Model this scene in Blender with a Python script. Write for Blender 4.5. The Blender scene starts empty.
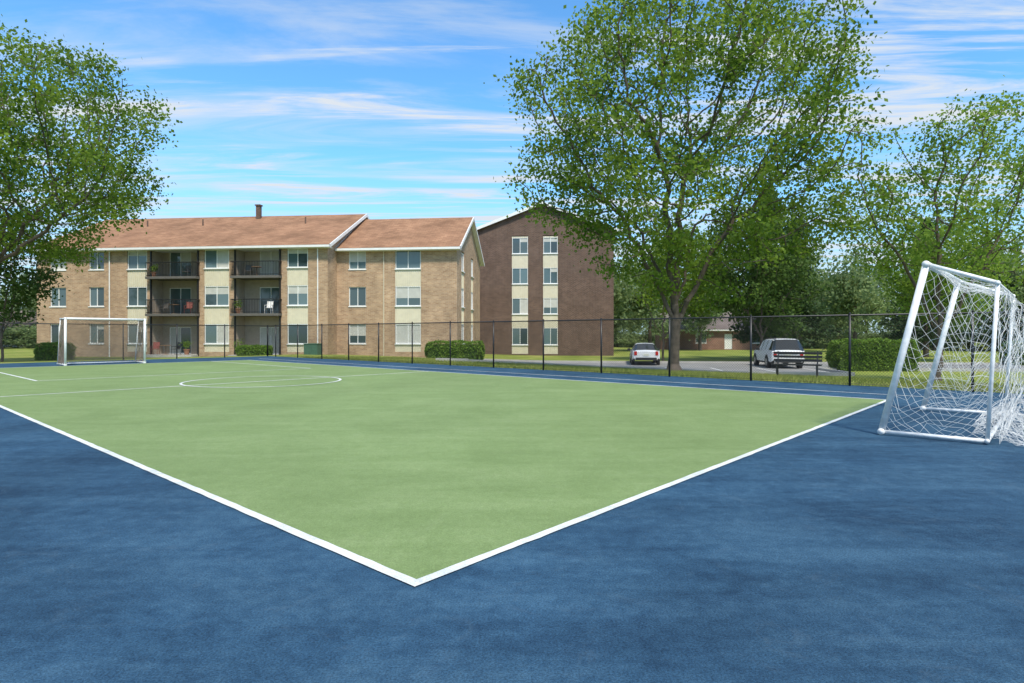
import bpy, math, random
import numpy as np
from mathutils import Vector, Matrix
random.seed(3); rng=np.random.default_rng(7)
sc=bpy.context.scene
COL=sc.collection
R=math.radians
# ------------------------------------------------------------------ frames
TH=math.atan2(.745,.667)
A=np.array([math.cos(TH),math.sin(TH)]); B=np.array([-math.sin(TH),math.cos(TH)])
C0=np.array([-.52,3.29])
def uv(u,v): return C0+u*A+v*B
def to_uv(x,y):
    dx=x-C0[0]; dy=y-C0[1]
    return dx*A[0]+dy*A[1], dx*B[0]+dy*B[1]
def sstep(t): 
    t=np.clip(t,0,1); return t*t*(3-2*t)
U0,U1,V0,V1=-7.0,15.6,-8.0,33.2     # fence rectangle
def tz(x,y):
    x=np.asarray(x,float); y=np.asarray(y,float)
    u,v=to_uv(x,y)
    t=np.maximum(np.maximum(u-U1-.4,v-V1-.4),np.maximum(U0-.4-u,V0-.4-v))
    a=.40+.35*sstep((x+12)/16)
    far=np.hypot(x,y)
    return -.035-(a-.035)*sstep(t/15)+.05*np.sin(x*.31+1)*np.sin(y*.23)*sstep(t/8)*sstep((38-far)/20+.0)+ .0
# ------------------------------------------------------------------ materials
def newmat(name):
    m=bpy.data.materials.new(name); m.use_nodes=True
    nt=m.node_tree; b=nt.nodes['Principled BSDF']
    return m,nt,b
def mat(name,col,rough=.6,var=.12,scale=3.,bump=0.,bscale=40.,metal=0.,spec=.5,detail=5):
    m,nt,b=newmat(name)
    b.inputs['Roughness'].default_value=rough; b.inputs['Metallic'].default_value=metal
    b.inputs['Specular IOR Level'].default_value=spec
    tc=nt.nodes.new('ShaderNodeTexCoord')
    n=nt.nodes.new('ShaderNodeTexNoise'); n.inputs['Scale'].default_value=scale; n.inputs['Detail'].default_value=detail
    nt.links.new(tc.outputs['Object'],n.inputs['Vector'])
    r=nt.nodes.new('ShaderNodeValToRGB')
    r.color_ramp.elements[0].position=.3; r.color_ramp.elements[1].position=.7
    r.color_ramp.elements[0].color=[c*(1-var) for c in col]+[1]
    r.color_ramp.elements[1].color=[min(1,c*(1+var)) for c in col]+[1]
    nt.links.new(n.outputs['Fac'],r.inputs['Fac']); nt.links.new(r.outputs['Color'],b.inputs['Base Color'])
    if bump:
        n2=nt.nodes.new('ShaderNodeTexNoise'); n2.inputs['Scale'].default_value=bscale; n2.inputs['Detail'].default_value=4
        nt.links.new(tc.outputs['Object'],n2.inputs['Vector'])
        bp=nt.nodes.new('ShaderNodeBump'); bp.inputs['Strength'].default_value=bump; bp.inputs['Distance'].default_value=.02
        nt.links.new(n2.outputs['Fac'],bp.inputs['Height']); nt.links.new(bp.outputs['Normal'],b.inputs['Normal'])
    return m
def brick(name,c1,c2,mortar):
    m,nt,b=newmat(name); b.inputs['Roughness'].default_value=.9; b.inputs['Specular IOR Level'].default_value=.2
    tc=nt.nodes.new('ShaderNodeTexCoord'); sp=nt.nodes.new('ShaderNodeSeparateXYZ'); nt.links.new(tc.outputs['Object'],sp.inputs[0])
    ad=nt.nodes.new('ShaderNodeMath'); nt.links.new(sp.outputs[0],ad.inputs[0]); nt.links.new(sp.outputs[1],ad.inputs[1])
    cb=nt.nodes.new('ShaderNodeCombineXYZ'); nt.links.new(ad.outputs[0],cb.inputs[0]); nt.links.new(sp.outputs[2],cb.inputs[1])
    br=nt.nodes.new('ShaderNodeTexBrick'); nt.links.new(cb.outputs[0],br.inputs['Vector'])
    br.inputs['Scale'].default_value=1; br.inputs['Brick Width'].default_value=.30; br.inputs['Row Height'].default_value=.10
    br.inputs['Mortar Size'].default_value=.012; br.inputs['Color1'].default_value=c1+(1,); br.inputs['Color2'].default_value=c2+(1,)
    br.inputs['Mortar'].default_value=mortar+(1,); br.inputs['Bias'].default_value=-.1
    n=nt.nodes.new('ShaderNodeTexNoise'); n.inputs['Scale'].default_value=.9; n.inputs['Detail'].default_value=9; n.inputs['Roughness'].default_value=.7
    nt.links.new(tc.outputs['Object'],n.inputs['Vector'])
    mp=nt.nodes.new('ShaderNodeMapRange'); mp.inputs[1].default_value=.3; mp.inputs[2].default_value=.7; mp.inputs[3].default_value=.72; mp.inputs[4].default_value=1.2
    nt.links.new(n.outputs['Fac'],mp.inputs[0])
    mx=nt.nodes.new('ShaderNodeMix'); mx.data_type='RGBA'; mx.blend_type='MULTIPLY'; mx.inputs[0].default_value=1
    nt.links.new(br.outputs['Color'],mx.inputs[6]); nt.links.new(mp.outputs[0],mx.inputs[7]); nt.links.new(mx.outputs[2],b.inputs['Base Color'])
    return m
def leafmat(name,c1,c2,trans=.35,scale=.6):
    m,nt,b=newmat(name); b.inputs['Roughness'].default_value=.6; b.inputs['Specular IOR Level'].default_value=.18
    g=nt.nodes.new('ShaderNodeNewGeometry'); tc=nt.nodes.new('ShaderNodeTexCoord')
    n=nt.nodes.new('ShaderNodeTexNoise'); n.inputs['Scale'].default_value=scale; n.inputs['Detail'].default_value=3
    nt.links.new(tc.outputs['Object'],n.inputs['Vector'])
    m1=nt.nodes.new('ShaderNodeMath'); m1.operation='MULTIPLY_ADD'; m1.inputs[1].default_value=.5
    m2=nt.nodes.new('ShaderNodeMath'); m2.operation='MULTIPLY_ADD'; m2.inputs[1].default_value=2.; m2.inputs[2].default_value=-.75
    nt.links.new(n.outputs['Fac'],m2.inputs[0]); nt.links.new(g.outputs['Random Per Island'],m1.inputs[0]); nt.links.new(m2.outputs[0],m1.inputs[2])
    r=nt.nodes.new('ShaderNodeValToRGB'); r.color_ramp.elements[0].color=c1+(1,); r.color_ramp.elements[1].color=c2+(1,)
    nt.links.new(m1.outputs[0],r.inputs['Fac']); nt.links.new(r.outputs['Color'],b.inputs['Base Color'])
    t=nt.nodes.new('ShaderNodeBsdfTranslucent')
    hs=nt.nodes.new('ShaderNodeHueSaturation'); hs.inputs['Value'].default_value=1.7; hs.inputs['Hue'].default_value=.49; nt.links.new(r.outputs['Color'],hs.inputs['Color']); nt.links.new(hs.outputs[0],t.inputs['Color'])
    mx=nt.nodes.new('ShaderNodeMixShader'); mx.inputs[0].default_value=trans
    nt.links.new(b.outputs[0],mx.inputs[1]); nt.links.new(t.outputs[0],mx.inputs[2])
    nt.links.new(mx.outputs[0],nt.nodes['Material Output'].inputs['Surface'])
    return m
def courtmat(name,c1,c2,c3,fine=.25,big=.15,scuff=0.,scol=(.2,.25,.3)):
    m,nt,b=newmat(name); b.inputs['Roughness'].default_value=.8; b.inputs['Specular IOR Level'].default_value=.2
    tc=nt.nodes.new('ShaderNodeTexCoord')
    def noise(s,d,rg=.55,dist=0,stretch=None):
        n=nt.nodes.new('ShaderNodeTexNoise'); n.inputs['Scale'].default_value=s; n.inputs['Detail'].default_value=d
        n.inputs['Roughness'].default_value=rg; n.inputs['Distortion'].default_value=dist
        src=tc.outputs['Object']
        if stretch:
            mp=nt.nodes.new('ShaderNodeMapping'); mp.inputs['Rotation'].default_value=(0,0,-TH); mp.inputs['Scale'].default_value=stretch
            nt.links.new(src,mp.inputs['Vector']); src=mp.outputs[0]
        nt.links.new(src,n.inputs['Vector']); return n
    n1=noise(.8,12,.72,.5); n2=noise(9,9,.8); n3=noise(95,4,.8); n4=noise(.16,4,.6,1.2); n5=noise(1,6,.65,.2,(.35,3.2,1)); n6=noise(2.2,12,.8,1.5)
    r=nt.nodes.new('ShaderNodeValToRGB'); e=r.color_ramp.elements; e[0].position=.42; e[0].color=c1+(1,); e[1].position=.58; e[1].color=c3+(1,)
    k=e.new(.5); k.color=c2+(1,)
    def madd(x,mul,y):
        a=nt.nodes.new('ShaderNodeMath'); a.operation='MULTIPLY_ADD'; a.inputs[1].default_value=mul; nt.links.new(x,a.inputs[0])
        if y is None: a.inputs[2].default_value=0
        else: nt.links.new(y,a.inputs[2])
        return a.outputs[0]
    f=madd(n1.outputs['Fac'],.4,None); f=madd(n2.outputs['Fac'],.35,f); f=madd(n5.outputs['Fac'],.25,f)
    nt.links.new(f,r.inputs['Fac'])
    col=r.outputs['Color']
    for nn,am,lo,hi in ((n3,fine,.35,.65),(n4,big,.35,.65)):
        mr=nt.nodes.new('ShaderNodeMapRange'); mr.inputs[1].default_value=lo; mr.inputs[2].default_value=hi; mr.inputs[3].default_value=1-am; mr.inputs[4].default_value=1+am
        nt.links.new(nn.outputs['Fac'],mr.inputs[0])
        mx=nt.nodes.new('ShaderNodeMix'); mx.data_type='RGBA'; mx.blend_type='MULTIPLY'; mx.inputs[0].default_value=1
        nt.links.new(col,mx.inputs[6]); nt.links.new(mr.outputs[0],mx.inputs[7]); col=mx.outputs[2]
    if scuff:
        mr=nt.nodes.new('ShaderNodeMapRange'); mr.inputs[1].default_value=.55; mr.inputs[2].default_value=.72; mr.inputs[3].default_value=0; mr.inputs[4].default_value=scuff
        nt.links.new(n6.outputs['Fac'],mr.inputs[0]); mx=nt.nodes.new('ShaderNodeMix'); mx.data_type='RGBA'
        nt.links.new(mr.outputs[0],mx.inputs[0]); nt.links.new(col,mx.inputs[6]); mx.inputs[7].default_value=scol+(1,); col=mx.outputs[2]
    nt.links.new(col,b.inputs['Base Color'])
    bp=nt.nodes.new('ShaderNodeBump'); bp.inputs['Strength'].default_value=.8; bp.inputs['Distance'].default_value=.005
    nt.links.new(n3.outputs['Fac'],bp.inputs['Height']); nt.links.new(bp.outputs['Normal'],b.inputs['Normal'])
    return m
def glassmat(name,c1,c2,rough=.06):
    m,nt,b=newmat(name); b.inputs['Roughness'].default_value=rough; b.inputs['Specular IOR Level'].default_value=.9
    g=nt.nodes.new('ShaderNodeNewGeometry'); r=nt.nodes.new('ShaderNodeValToRGB')
    r.color_ramp.elements[0].color=c1+(1,); r.color_ramp.elements[1].color=c2+(1,)
    nt.links.new(g.outputs['Random Per Island'],r.inputs['Fac']); nt.links.new(r.outputs['Color'],b.inputs['Base Color'])
    return m
M_TAN=brick('tan_brick',(.48,.32,.195),(.33,.20,.115),(.46,.37,.28))
M_BROWN=brick('brown_brick',(.15,.088,.062),(.10,.058,.042),(.18,.15,.13))
M_CREAM=mat('cream_panel',(.64,.59,.45),.6,.06)
M_WHITE=mat('white_trim',(.78,.78,.76),.45,.05)
M_GLASS=glassmat('window_glass',(.03,.05,.055),(.12,.18,.19))
M_BLIND=mat('window_blind',(.5,.5,.46),.8,.08)
M_BLACK=mat('black_metal',(.015,.015,.017),.4,.1)
M_CONC=mat('concrete',(.42,.40,.37),.85,.12,2,.2)
M_ASPH=mat('asphalt',(.24,.235,.225),.9,.15,.6,.3,60)
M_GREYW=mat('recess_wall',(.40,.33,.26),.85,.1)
M_PAINT=mat('road_paint',(.7,.7,.68),.6,.1,6)
M_BARK=mat('bark',(.11,.085,.065),.95,.35,6,.6,25)
M_GOALP=mat('goal_paint',(.80,.80,.79),.4,.14,14)
M_NETW=mat('white_net',(.78,.78,.76),.8,.05)
M_NETB=mat('brown_net',(.27,.21,.155),.8,.1)
def shingle():
    m,nt,b=newmat('shingle_roof'); b.inputs['Roughness'].default_value=.95; b.inputs['Specular IOR Level'].default_value=.1
    tc=nt.nodes.new('ShaderNodeTexCoord')
    br=nt.nodes.new('ShaderNodeTexBrick'); br.inputs['Scale'].default_value=1; br.inputs['Brick Width'].default_value=.5; br.inputs['Row Height'].default_value=.2
    br.inputs['Mortar Size'].default_value=.01; br.inputs['Color1'].default_value=(.34,.19,.112,1); br.inputs['Color2'].default_value=(.26,.14,.083,1); br.inputs['Mortar'].default_value=(.18,.11,.075,1)
    nt.links.new(tc.outputs['Object'],br.inputs['Vector'])
    n=nt.nodes.new('ShaderNodeTexNoise'); n.inputs['Scale'].default_value=.45; n.inputs['Detail'].default_value=10; n.inputs['Roughness'].default_value=.7
    nt.links.new(tc.outputs['Object'],n.inputs['Vector'])
    mp=nt.nodes.new('ShaderNodeMapRange'); mp.inputs[1].default_value=.3; mp.inputs[2].default_value=.7; mp.inputs[3].default_value=.68; mp.inputs[4].default_value=1.25
    nt.links.new(n.outputs['Fac'],mp.inputs[0])
    mx=nt.nodes.new('ShaderNodeMix'); mx.data_type='RGBA'; mx.blend_type='MULTIPLY'; mx.inputs[0].default_value=1
    nt.links.new(br.outputs['Color'],mx.inputs[6]); nt.links.new(mp.outputs[0],mx.inputs[7]); nt.links.new(mx.outputs[2],b.inputs['Base Color'])
    return m
M_ROOF=shingle()
M_ROOF2=mat('grey_shingle',(.16,.13,.12),.95,.2,.8)
M_LEAF=leafmat('maple_leaves',(.042,.10,.010),(.215,.31,.04),.45,.4)
M_LEAF2=leafmat('light_leaves',(.07,.145,.015),(.23,.33,.05),.45,.5)
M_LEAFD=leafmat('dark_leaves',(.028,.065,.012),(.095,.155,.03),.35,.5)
M_NEEDLE=leafmat('pine_needles',(.025,.055,.02),(.07,.115,.04),.2,.6)
M_LEAFHAZE=leafmat('hazed_far_leaves',(.09,.14,.06),(.23,.30,.12),.4,.12)  # aerial haze painted into the leaf colour: paler, greyer green for distant trees
M_HEDGE=leafmat('hedge_leaves',(.07,.15,.015),(.20,.31,.04),.25,1.5)
M_GRASSB=leafmat('grass_blades',(.12,.175,.03),(.32,.33,.09),.3,.3)
# ------------------------------------------------------------------ mesh builder
class MB:
    def __init__(s): s.v=[]; s.f=[]; s.m=[]
    def quad(s,a,b,c,d,m=0):
        i=len(s.v); s.v+=[tuple(a),tuple(b),tuple(c),tuple(d)]; s.f.append((i,i+1,i+2,i+3)); s.m.append(m)
    def poly(s,pts,m=0):
        i=len(s.v); s.v+=[tuple(p) for p in pts]; s.f.append(tuple(range(i,i+len(pts)))); s.m.append(m)
    def box(s,x0,x1,y0,y1,z0,z1,m=0):
        i=len(s.v)
        s.v+=[(x0,y0,z0),(x1,y0,z0),(x1,y1,z0),(x0,y1,z0),(x0,y0,z1),(x1,y0,z1),(x1,y1,z1),(x0,y1,z1)]
        for f in ((0,3,2,1),(4,5,6,7),(0,1,5,4),(1,2,6,5),(2,3,7,6),(3,0,4,7)):
            s.f.append(tuple(i+k for k in f)); s.m.append(m)
    def tube(s,p0,p1,r0,r1=None,n=8,m=0,caps=True):
        if r1 is None: r1=r0
        p0=Vector(p0); p1=Vector(p1); d=(p1-p0).normalized()
        a=d.orthogonal().normalized(); b=d.cross(a); i=len(s.v)
        for p,r in ((p0,r0),(p1,r1)):
            for k in range(n):
                t=2*math.pi*k/n; s.v.append(tuple(p+a*math.cos(t)*r+b*math.sin(t)*r))
        for k in range(n):
            j=(k+1)%n; s.f.append((i+k,i+j,i+n+j,i+n+k)); s.m.append(m)
        if caps:
            s.f.append(tuple(i+k for k in range(n))[::-1]); s.m.append(m); s.f.append(tuple(i+n+k for k in range(n))); s.m.append(m)
    def obj(s,name,mats,parent=None,smooth=False):
        me=bpy.data.meshes.new(name); me.from_pydata(s.v,[],s.f)
        for mm in mats: me.materials.append(mm)
        me.polygons.foreach_set('material_index',s.m)
        if smooth: me.polygons.foreach_set('use_smooth',[True]*len(s.f))
        me.update(); o=bpy.data.objects.new(name,me); COL.objects.link(o)
        if parent: o.parent=parent
        return o
def empty(name,loc=(0,0,0),rz=0):
    e=bpy.data.objects.new(name,None); e.location=loc; e.rotation_euler=(0,0,rz); e.empty_display_size=.3; COL.objects.link(e); return e
def npmesh(name,verts,quads,mi,mats,parent=None,smooth=None):
    me=bpy.data.meshes.new(name); nv=len(verts); nq=len(quads)
    me.vertices.add(nv); me.vertices.foreach_set('co',np.asarray(verts,np.float32).ravel())
    me.loops.add(nq*4); me.loops.foreach_set('vertex_index',np.asarray(quads,np.int32).ravel())
    me.polygons.add(nq); me.polygons.foreach_set('loop_start',np.arange(0,nq*4,4,dtype=np.int32)); 
    try: me.polygons.foreach_set('loop_total',np.full(nq,4,dtype=np.int32))
    except Exception: pass
    for m in mats: me.materials.append(m)
    me.polygons.foreach_set('material_index',np.asarray(mi,np.int32))
    if smooth is not None: me.polygons.foreach_set('use_smooth',np.asarray(smooth,bool))
    me.update(calc_edges=True); me.validate()
    o=bpy.data.objects.new(name,me); COL.objects.link(o)
    if parent: o.parent=parent
    return o
# ------------------------------------------------------------------ terrain
def axis(lo,hi,flo,fhi,step):
    a=list(np.arange(lo,hi+.01,step)); s=step; x=hi
    while x<fhi: s*=1.35; x+=s; a.append(x)
    s=step; x=lo
    while x>flo: s*=1.35; x-=s; a.insert(0,x)
    return np.array(a)
xs=axis(-55,60,-900,900,.75); ys=axis(-20,75,-500,1300,.75)
X,Y=np.meshgrid(xs,ys); Z=tz(X,Y)
V=np.stack([X.ravel(),Y.ravel(),Z.ravel()],1); nx=len(xs); ny=len(ys)
ii=(np.arange(ny-1)[:,None]*nx+np.arange(nx-1)[None,:]).ravel()
Q=np.stack([ii,ii+1,ii+1+nx,ii+nx],1)
gm,nt,b=newmat('grass_ground'); b.inputs['Roughness'].default_value=.95; b.inputs['Specular IOR Level'].default_value=.1
tc=nt.nodes.new('ShaderNodeTexCoord')
n1=nt.nodes.new('ShaderNodeTexNoise'); n1.inputs['Scale'].default_value=.25; n1.inputs['Detail'].default_value=10; n1.inputs['Roughness'].default_value=.7
nt.links.new(tc.outputs['Object'],n1.inputs['Vector'])
r=nt.nodes.new('ShaderNodeValToRGB'); e=r.color_ramp.elements; e[0].position=.33; e[0].color=(.13,.17,.03,1); e[1].position=.68; e[1].color=(.36,.33,.11,1); k=e.new(.5); k.color=(.23,.275,.055,1)
nt.links.new(n1.outputs['Fac'],r.inputs['Fac']); nt.links.new(r.outputs['Color'],b.inputs['Base Color'])
npmesh('ground',V,Q,np.zeros(len(Q)),[gm],smooth=np.ones(len(Q)))
# ------------------------------------------------------------------ court
def rect_uv(name,u0,u1,v0,v1,z,m):
    q=MB(); n=[uv(u0,v0),uv(u1,v0),uv(u1,v1),uv(u0,v1)]
    q.quad(*[(p[0],p[1],z) for p in n]); return q.obj(name,[m])
M_BLUE=courtmat('blue_court_paint',(.015,.046,.088),(.027,.074,.130),(.046,.108,.172),.48,.18,.5,(.08,.13,.175))
M_GREEN=courtmat('green_court_paint',(.160,.225,.082),(.185,.256,.098),(.215,.285,.118),.24,.06,.3,(.27,.32,.17))
CW,CL=12.3,28.6
q=MB(); P=[uv(U0-.25,V0-.25),uv(U1+.25,V0-.25),uv(U1+.25,V1+.25),uv(U0-.25,V1+.25)]
q.quad(*[(p[0],p[1],0) for p in P])
for a,b_ in zip(P,P[1:]+P[:1]): q.quad((a[0],a[1],-.4),(b_[0],b_[1],-.4),(b_[0],b_[1],0),(a[0],a[1],0))
q.obj('sports_court_pavement',[M_BLUE])
rect_uv('green_court_surface',0,CW,0,CL,.004,M_GREEN)
L=MB(); LW=.034
def ln(u0,u1,v0,v1,z=.008):
    """painted strip with very slightly uneven edges"""
    n=max(1,int(max(u1-u0,v1-v0)/.12)); hor=(u1-u0)>(v1-v0); pa=pb=None
    for k in range(n+1):
        t=k/n; j0,j1=(rng.normal(0,.0022,2) if 0<k<n else (0,0))
        if hor: a=uv(u0+(u1-u0)*t,v0+j0); b_=uv(u0+(u1-u0)*t,v1+j1)
        else: b_=uv(u0+j0,v0+(v1-v0)*t); a=uv(u1+j1,v0+(v1-v0)*t)
        if pa is not None: L.quad((pa[0],pa[1],z),(a[0],a[1],z),(b_[0],b_[1],z),(pb[0],pb[1],z))
        pa,pb=a,b_
ln(-LW,LW,-LW,CL+LW); ln(CW-LW,CW+LW,-LW,CL+LW)
ln(LW,CW-LW,-LW,LW); ln(LW,CW-LW,CL-LW,CL+LW); ln(LW,CW-LW,CL/2-.035,CL/2+.035)
ln(1.8,1.87,19.2,CL-LW); ln(10.4,10.47,19.2,CL-LW); ln(1.87,10.4,19.2,19.27)
ln(13.5,13.56,-1,30)
cu,cv=CW/2,CL/2
for k in range(96):
    a0=2*math.pi*k/96; a1=2*math.pi*(k+1)/96
    pts=[uv(cu+rr*math.cos(t),cv+rr*math.sin(t)) for rr,t in ((2.06,a0),(2.06,a1),(2.13,a1),(2.13,a0))]
    L.quad(*[(p[0],p[1],.012) for p in pts])
M_LINE=courtmat('court_line_paint',(.50,.53,.52),(.66,.67,.65),(.74,.74,.72),.18,.06)
L.obj('court_line_markings',[M_LINE])
# ------------------------------------------------------------------ fence
fe=empty('chain_link_fence',(C0[0],C0[1],0),TH)
H=1.84
fp=MB(); wv=[]; wq=[]
def fence_run(p0,p1,first=0.,sp=2.56):
    p0=np.array(p0,float); p1=np.array(p1,float); Ln=np.linalg.norm(p1-p0); d=(p1-p0)/Ln
    s=first
    while s<Ln+.01:
        p=p0+d*s; fp.tube((p[0],p[1],-.1),(p[0],p[1],H+.03),.03,.03,10); fp.tube((p[0],p[1],H+.03),(p[0],p[1],H+.07),.036,.012,10)
        s+=sp
    for p in (p0,p1):
        fp.tube((p[0],p[1],-.1),(p[0],p[1],H+.05),.04,.04,10)
    fp.tube((p0[0],p0[1],H),(p1[0],p1[1],H),.021,.021,8)
    fp.tube((p0[0],p0[1],.06),(p1[0],p1[1],.06),.005,.005,4)
    nrm=np.array([-d[1],d[0]]); g=.075; r=.0026
    for sgn in (1,-1):
        for s0 in np.arange(-H,Ln+H,g):
            a=s0; b_=s0+sgn*(H-.07); z0=.05; z1=H-.02
            lo=a; hi=b_
            t0,t1=0.,1.
            for lim,side in ((0,0),(Ln,1)):
                if hi!=lo:
                    t=(lim-lo)/(hi-lo)
                    if side==0:
                        if hi>lo: t0=max(t0,t)
                        else: t1=min(t1,t)
                    else:
                        if hi>lo: t1=min(t1,t)
                        else: t0=max(t0,t)
            if t1-t0<.02: continue
            q0=p0+d*(lo+(hi-lo)*t0); q1=p0+d*(lo+(hi-lo)*t1); za=z0+(z1-z0)*t0; zb=z0+(z1-z0)*t1
            i=len(wv); off=nrm*.004*sgn
            for qx,zz in ((q0,za),(q1,zb)):
                c=qx+off
                wv.append((c[0]-d[0]*r*1.2,c[1]-d[1]*r*1.2,zz)); wv.append((c[0]+d[0]*r*1.2+nrm[0]*r,c[1]+d[1]*r*1.2+nrm[1]*r,zz)); wv.append((c[0]+d[0]*r-nrm[0]*r,c[1]+d[1]*r-nrm[1]*r,zz))
            for k in range(3):
                j=(k+1)%3; wq.append((i+k,i+j,i+3+j,i+3+k))
fence_run((U1,V0),(U1,V1),first=(1.46-V0)%2.56)
fence_run((U1,V1),(U0,V1),first=2.56)
fence_run((U0,V1),(U0,V0),first=2.56)
fence_run((U0,V0),(U1,V0),first=2.56)
fp.obj('posts_and_rails',[M_BLACK],fe,smooth=True)
npmesh('wire_mesh',wv,wq,np.zeros(len(wq)),[M_BLACK],fe)
# ------------------------------------------------------------------ goals
def net(curve,p00,p10,p11,p01,nu,nv,sag,wob=.02,wave=0.):
    p00,p10,p11,p01=[np.array(p,float) for p in (p00,p10,p11,p01)]; sag=np.array(sag,float)
    G=np.zeros((nu+1,nv+1,3))
    ph=rng.uniform(0,6,6)
    for i in range(nu+1):
        for j in range(nv+1):
            a=i/nu; b_=j/nv
            k=math.sin(math.pi*a)*math.sin(math.pi*b_)
            aw=a+.06*wave*k*math.sin(b_*8+ph[2])+.04*wave*k*math.sin(b_*19+ph[4]); bw=b_-.12*wave*k+.05*wave*k*math.sin(a*11+ph[3])
            p=(p00*(1-aw)+p10*aw)*(1-bw)+(p01*(1-aw)+p11*aw)*bw
            p=p+sag*k*(1+wave*math.sin(a*9+ph[0])*math.cos(b_*7+ph[1])+.4*wave*math.sin(a*23+ph[5]))
            if 0<i<nu and 0<j<nv: p=p+rng.normal(0,wob,3)
            G[i,j]=p
    def poly(pts):
        sp=curve.splines.new('POLY'); sp.points.add(len(pts)-1)
        for q_,p in zip(sp.points,pts): q_.co=(p[0],p[1],max(p[2],.004),1)
    for s0 in range(-nv,nu+1):
        pts=[G[s0+j,j] for j in range(nv+1) if 0<=s0+j<=nu]
        if len(pts)>1: poly(pts)
    for s0 in range(0,nu+nv+1):
        pts=[G[s0-j,j] for j in range(nv+1) if 0<=s0-j<=nu]
        if len(pts)>1: poly(pts)
def goal(name,org,rz,w,Hh,lean,td,drop,bd,r,netmat,cell,thick,sagk):
    e=empty(name,(org[0],org[1],.006),rz)
    f=MB()
    for x in (0,w):
        F=(x,0,r);T=(x,lean,Hh);TB=(x,lean+td,Hh-drop);BB=(x,bd,r)
        f.tube(F,T,r,r,14)
        f.tube(T,TB,r*.62,r*.62,10)
        f.tube(TB,BB,r*.55,r*.55,10); f.tube(F,BB,r*.6,r*.6,10)
        for p,rr in ((T,r*1.04),(TB,r*.7),(BB,r*.65),(F,r*1.04)):
            v=Vector(p); f.tube(v-Vector((rr,0,0)),v+Vector((rr,0,0)),rr,rr,12)
    f.tube((0,lean,Hh),(w,lean,Hh),r,r,14); f.tube((0,bd,r),(w,bd,r),r*.6,r*.6,10); f.tube((0,lean+td,Hh-drop),(w,lean+td,Hh-drop),r*.4,r*.4,8)
    f.obj('frame',[M_GOALP],e,smooth=True)
    cu=bpy.data.curves.new('net','CURVE'); cu.dimensions='3D'; cu.bevel_depth=thick; cu.bevel_resolution=0
    n=lambda l:max(3,int(round(l/cell)))
    T0,T1=(0,lean,Hh),(w,lean,Hh); B0,B1=(0,lean+td,Hh-drop),(w,lean+td,Hh-drop)
    net(cu,T0,T1,B1,B0,n(w),n(td),(0,0,-.16*sagk),.012*sagk+.003,.6*sagk)
    net(cu,B0,B1,(w,bd+.12*sagk,.02),(0,bd+.12*sagk,.02),n(w),n(Hh),(0,.22*sagk,0),.02*sagk+.003,.8*sagk)
    for x,sg in ((0,-1),(w,1)):
        net(cu,(x,0,.02),(x,bd,.02),(x,lean+td,Hh-drop),(x,lean,Hh),n(bd),n(Hh),(sg*.12*sagk,.05,-.05*sagk),.014*sagk+.003,1.1*sagk)
    o=bpy.data.objects.new('net',cu); COL.objects.link(o); o.parent=e; cu.materials.append(netmat)
    if sagk>.5:
        cu2=bpy.data.curves.new('slack_net','CURVE'); cu2.dimensions='3D'; cu2.bevel_depth=thick; cu2.bevel_resolution=0
        for zz in (.03,.12):
            net(cu2,(.1,bd-.2,zz),(w,bd-.15,zz+.1),(w-.0,bd+.35,.02),(.2,bd+.4,.02),n(w)+6,7,(0,.1,.2),.03,1)
        o2=bpy.data.objects.new('slack_net',cu2); COL.objects.link(o2); o2.parent=e; cu2.materials.append(netmat)
    return e
goal('soccer_goal',uv(4.5,28.62),TH,3.0,2.0,0,.8,0,1.3,.045,M_NETB,.11,.008,.5)
goal('soccer_goal',uv(10.68,-.82),TH+math.pi,3.4,2.24,.5,.72,.28,1.12,.042,M_NETW,.135,.0021,1.)
# ------------------------------------------------------------------ parking lot etc.
ca,sa=math.cos(-R(6)),math.sin(-R(6))
def rot6(x,y,o=(0,0)): return (o[0]+x*ca-y*sa, o[1]+x*sa+y*ca)
def drape(name,x0,x1,y0,y1,dz,m,org,step=1.):
    n1=max(1,int((x1-x0)/step)); n2=max(1,int((y1-y0)/step)); q=MB()
    a=np.linspace(x0,x1,n1+1); b_=np.linspace(y0,y1,n2+1)
    for i in range(n1):
        for j in range(n2):
            pts=[rot6(a[i],b_[j],org),rot6(a[i+1],b_[j],org),rot6(a[i+1],b_[j+1],org),rot6(a[i],b_[j+1],org)]
            q.quad(*[(p[0],p[1],float(tz(*p))+dz) for p in pts])
    return q,m
def dobj(name,parts,m):
    q=MB()
    for p in parts:
        i=len(q.v); q.v+=p.v; q.f+=[tuple(k+i for k in f) for f in p.f]; q.m+=p.m
    return q.obj(name,[m],smooth=False)
LO=(0,32.5)
dobj('parking_lot_pavement',[drape('',-4,17.2,0,12,.035,0,LO)[0], drape('',17.2,60,4.5,12,.035,0,LO)[0]],M_ASPH)
ml=[drape('',x,x+.12,1.0,6.0,.04,0,LO,.5)[0] for x in np.arange(-2,17,2.7)]
dobj('parking_bay_markings',ml,M_PAINT)
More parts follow.
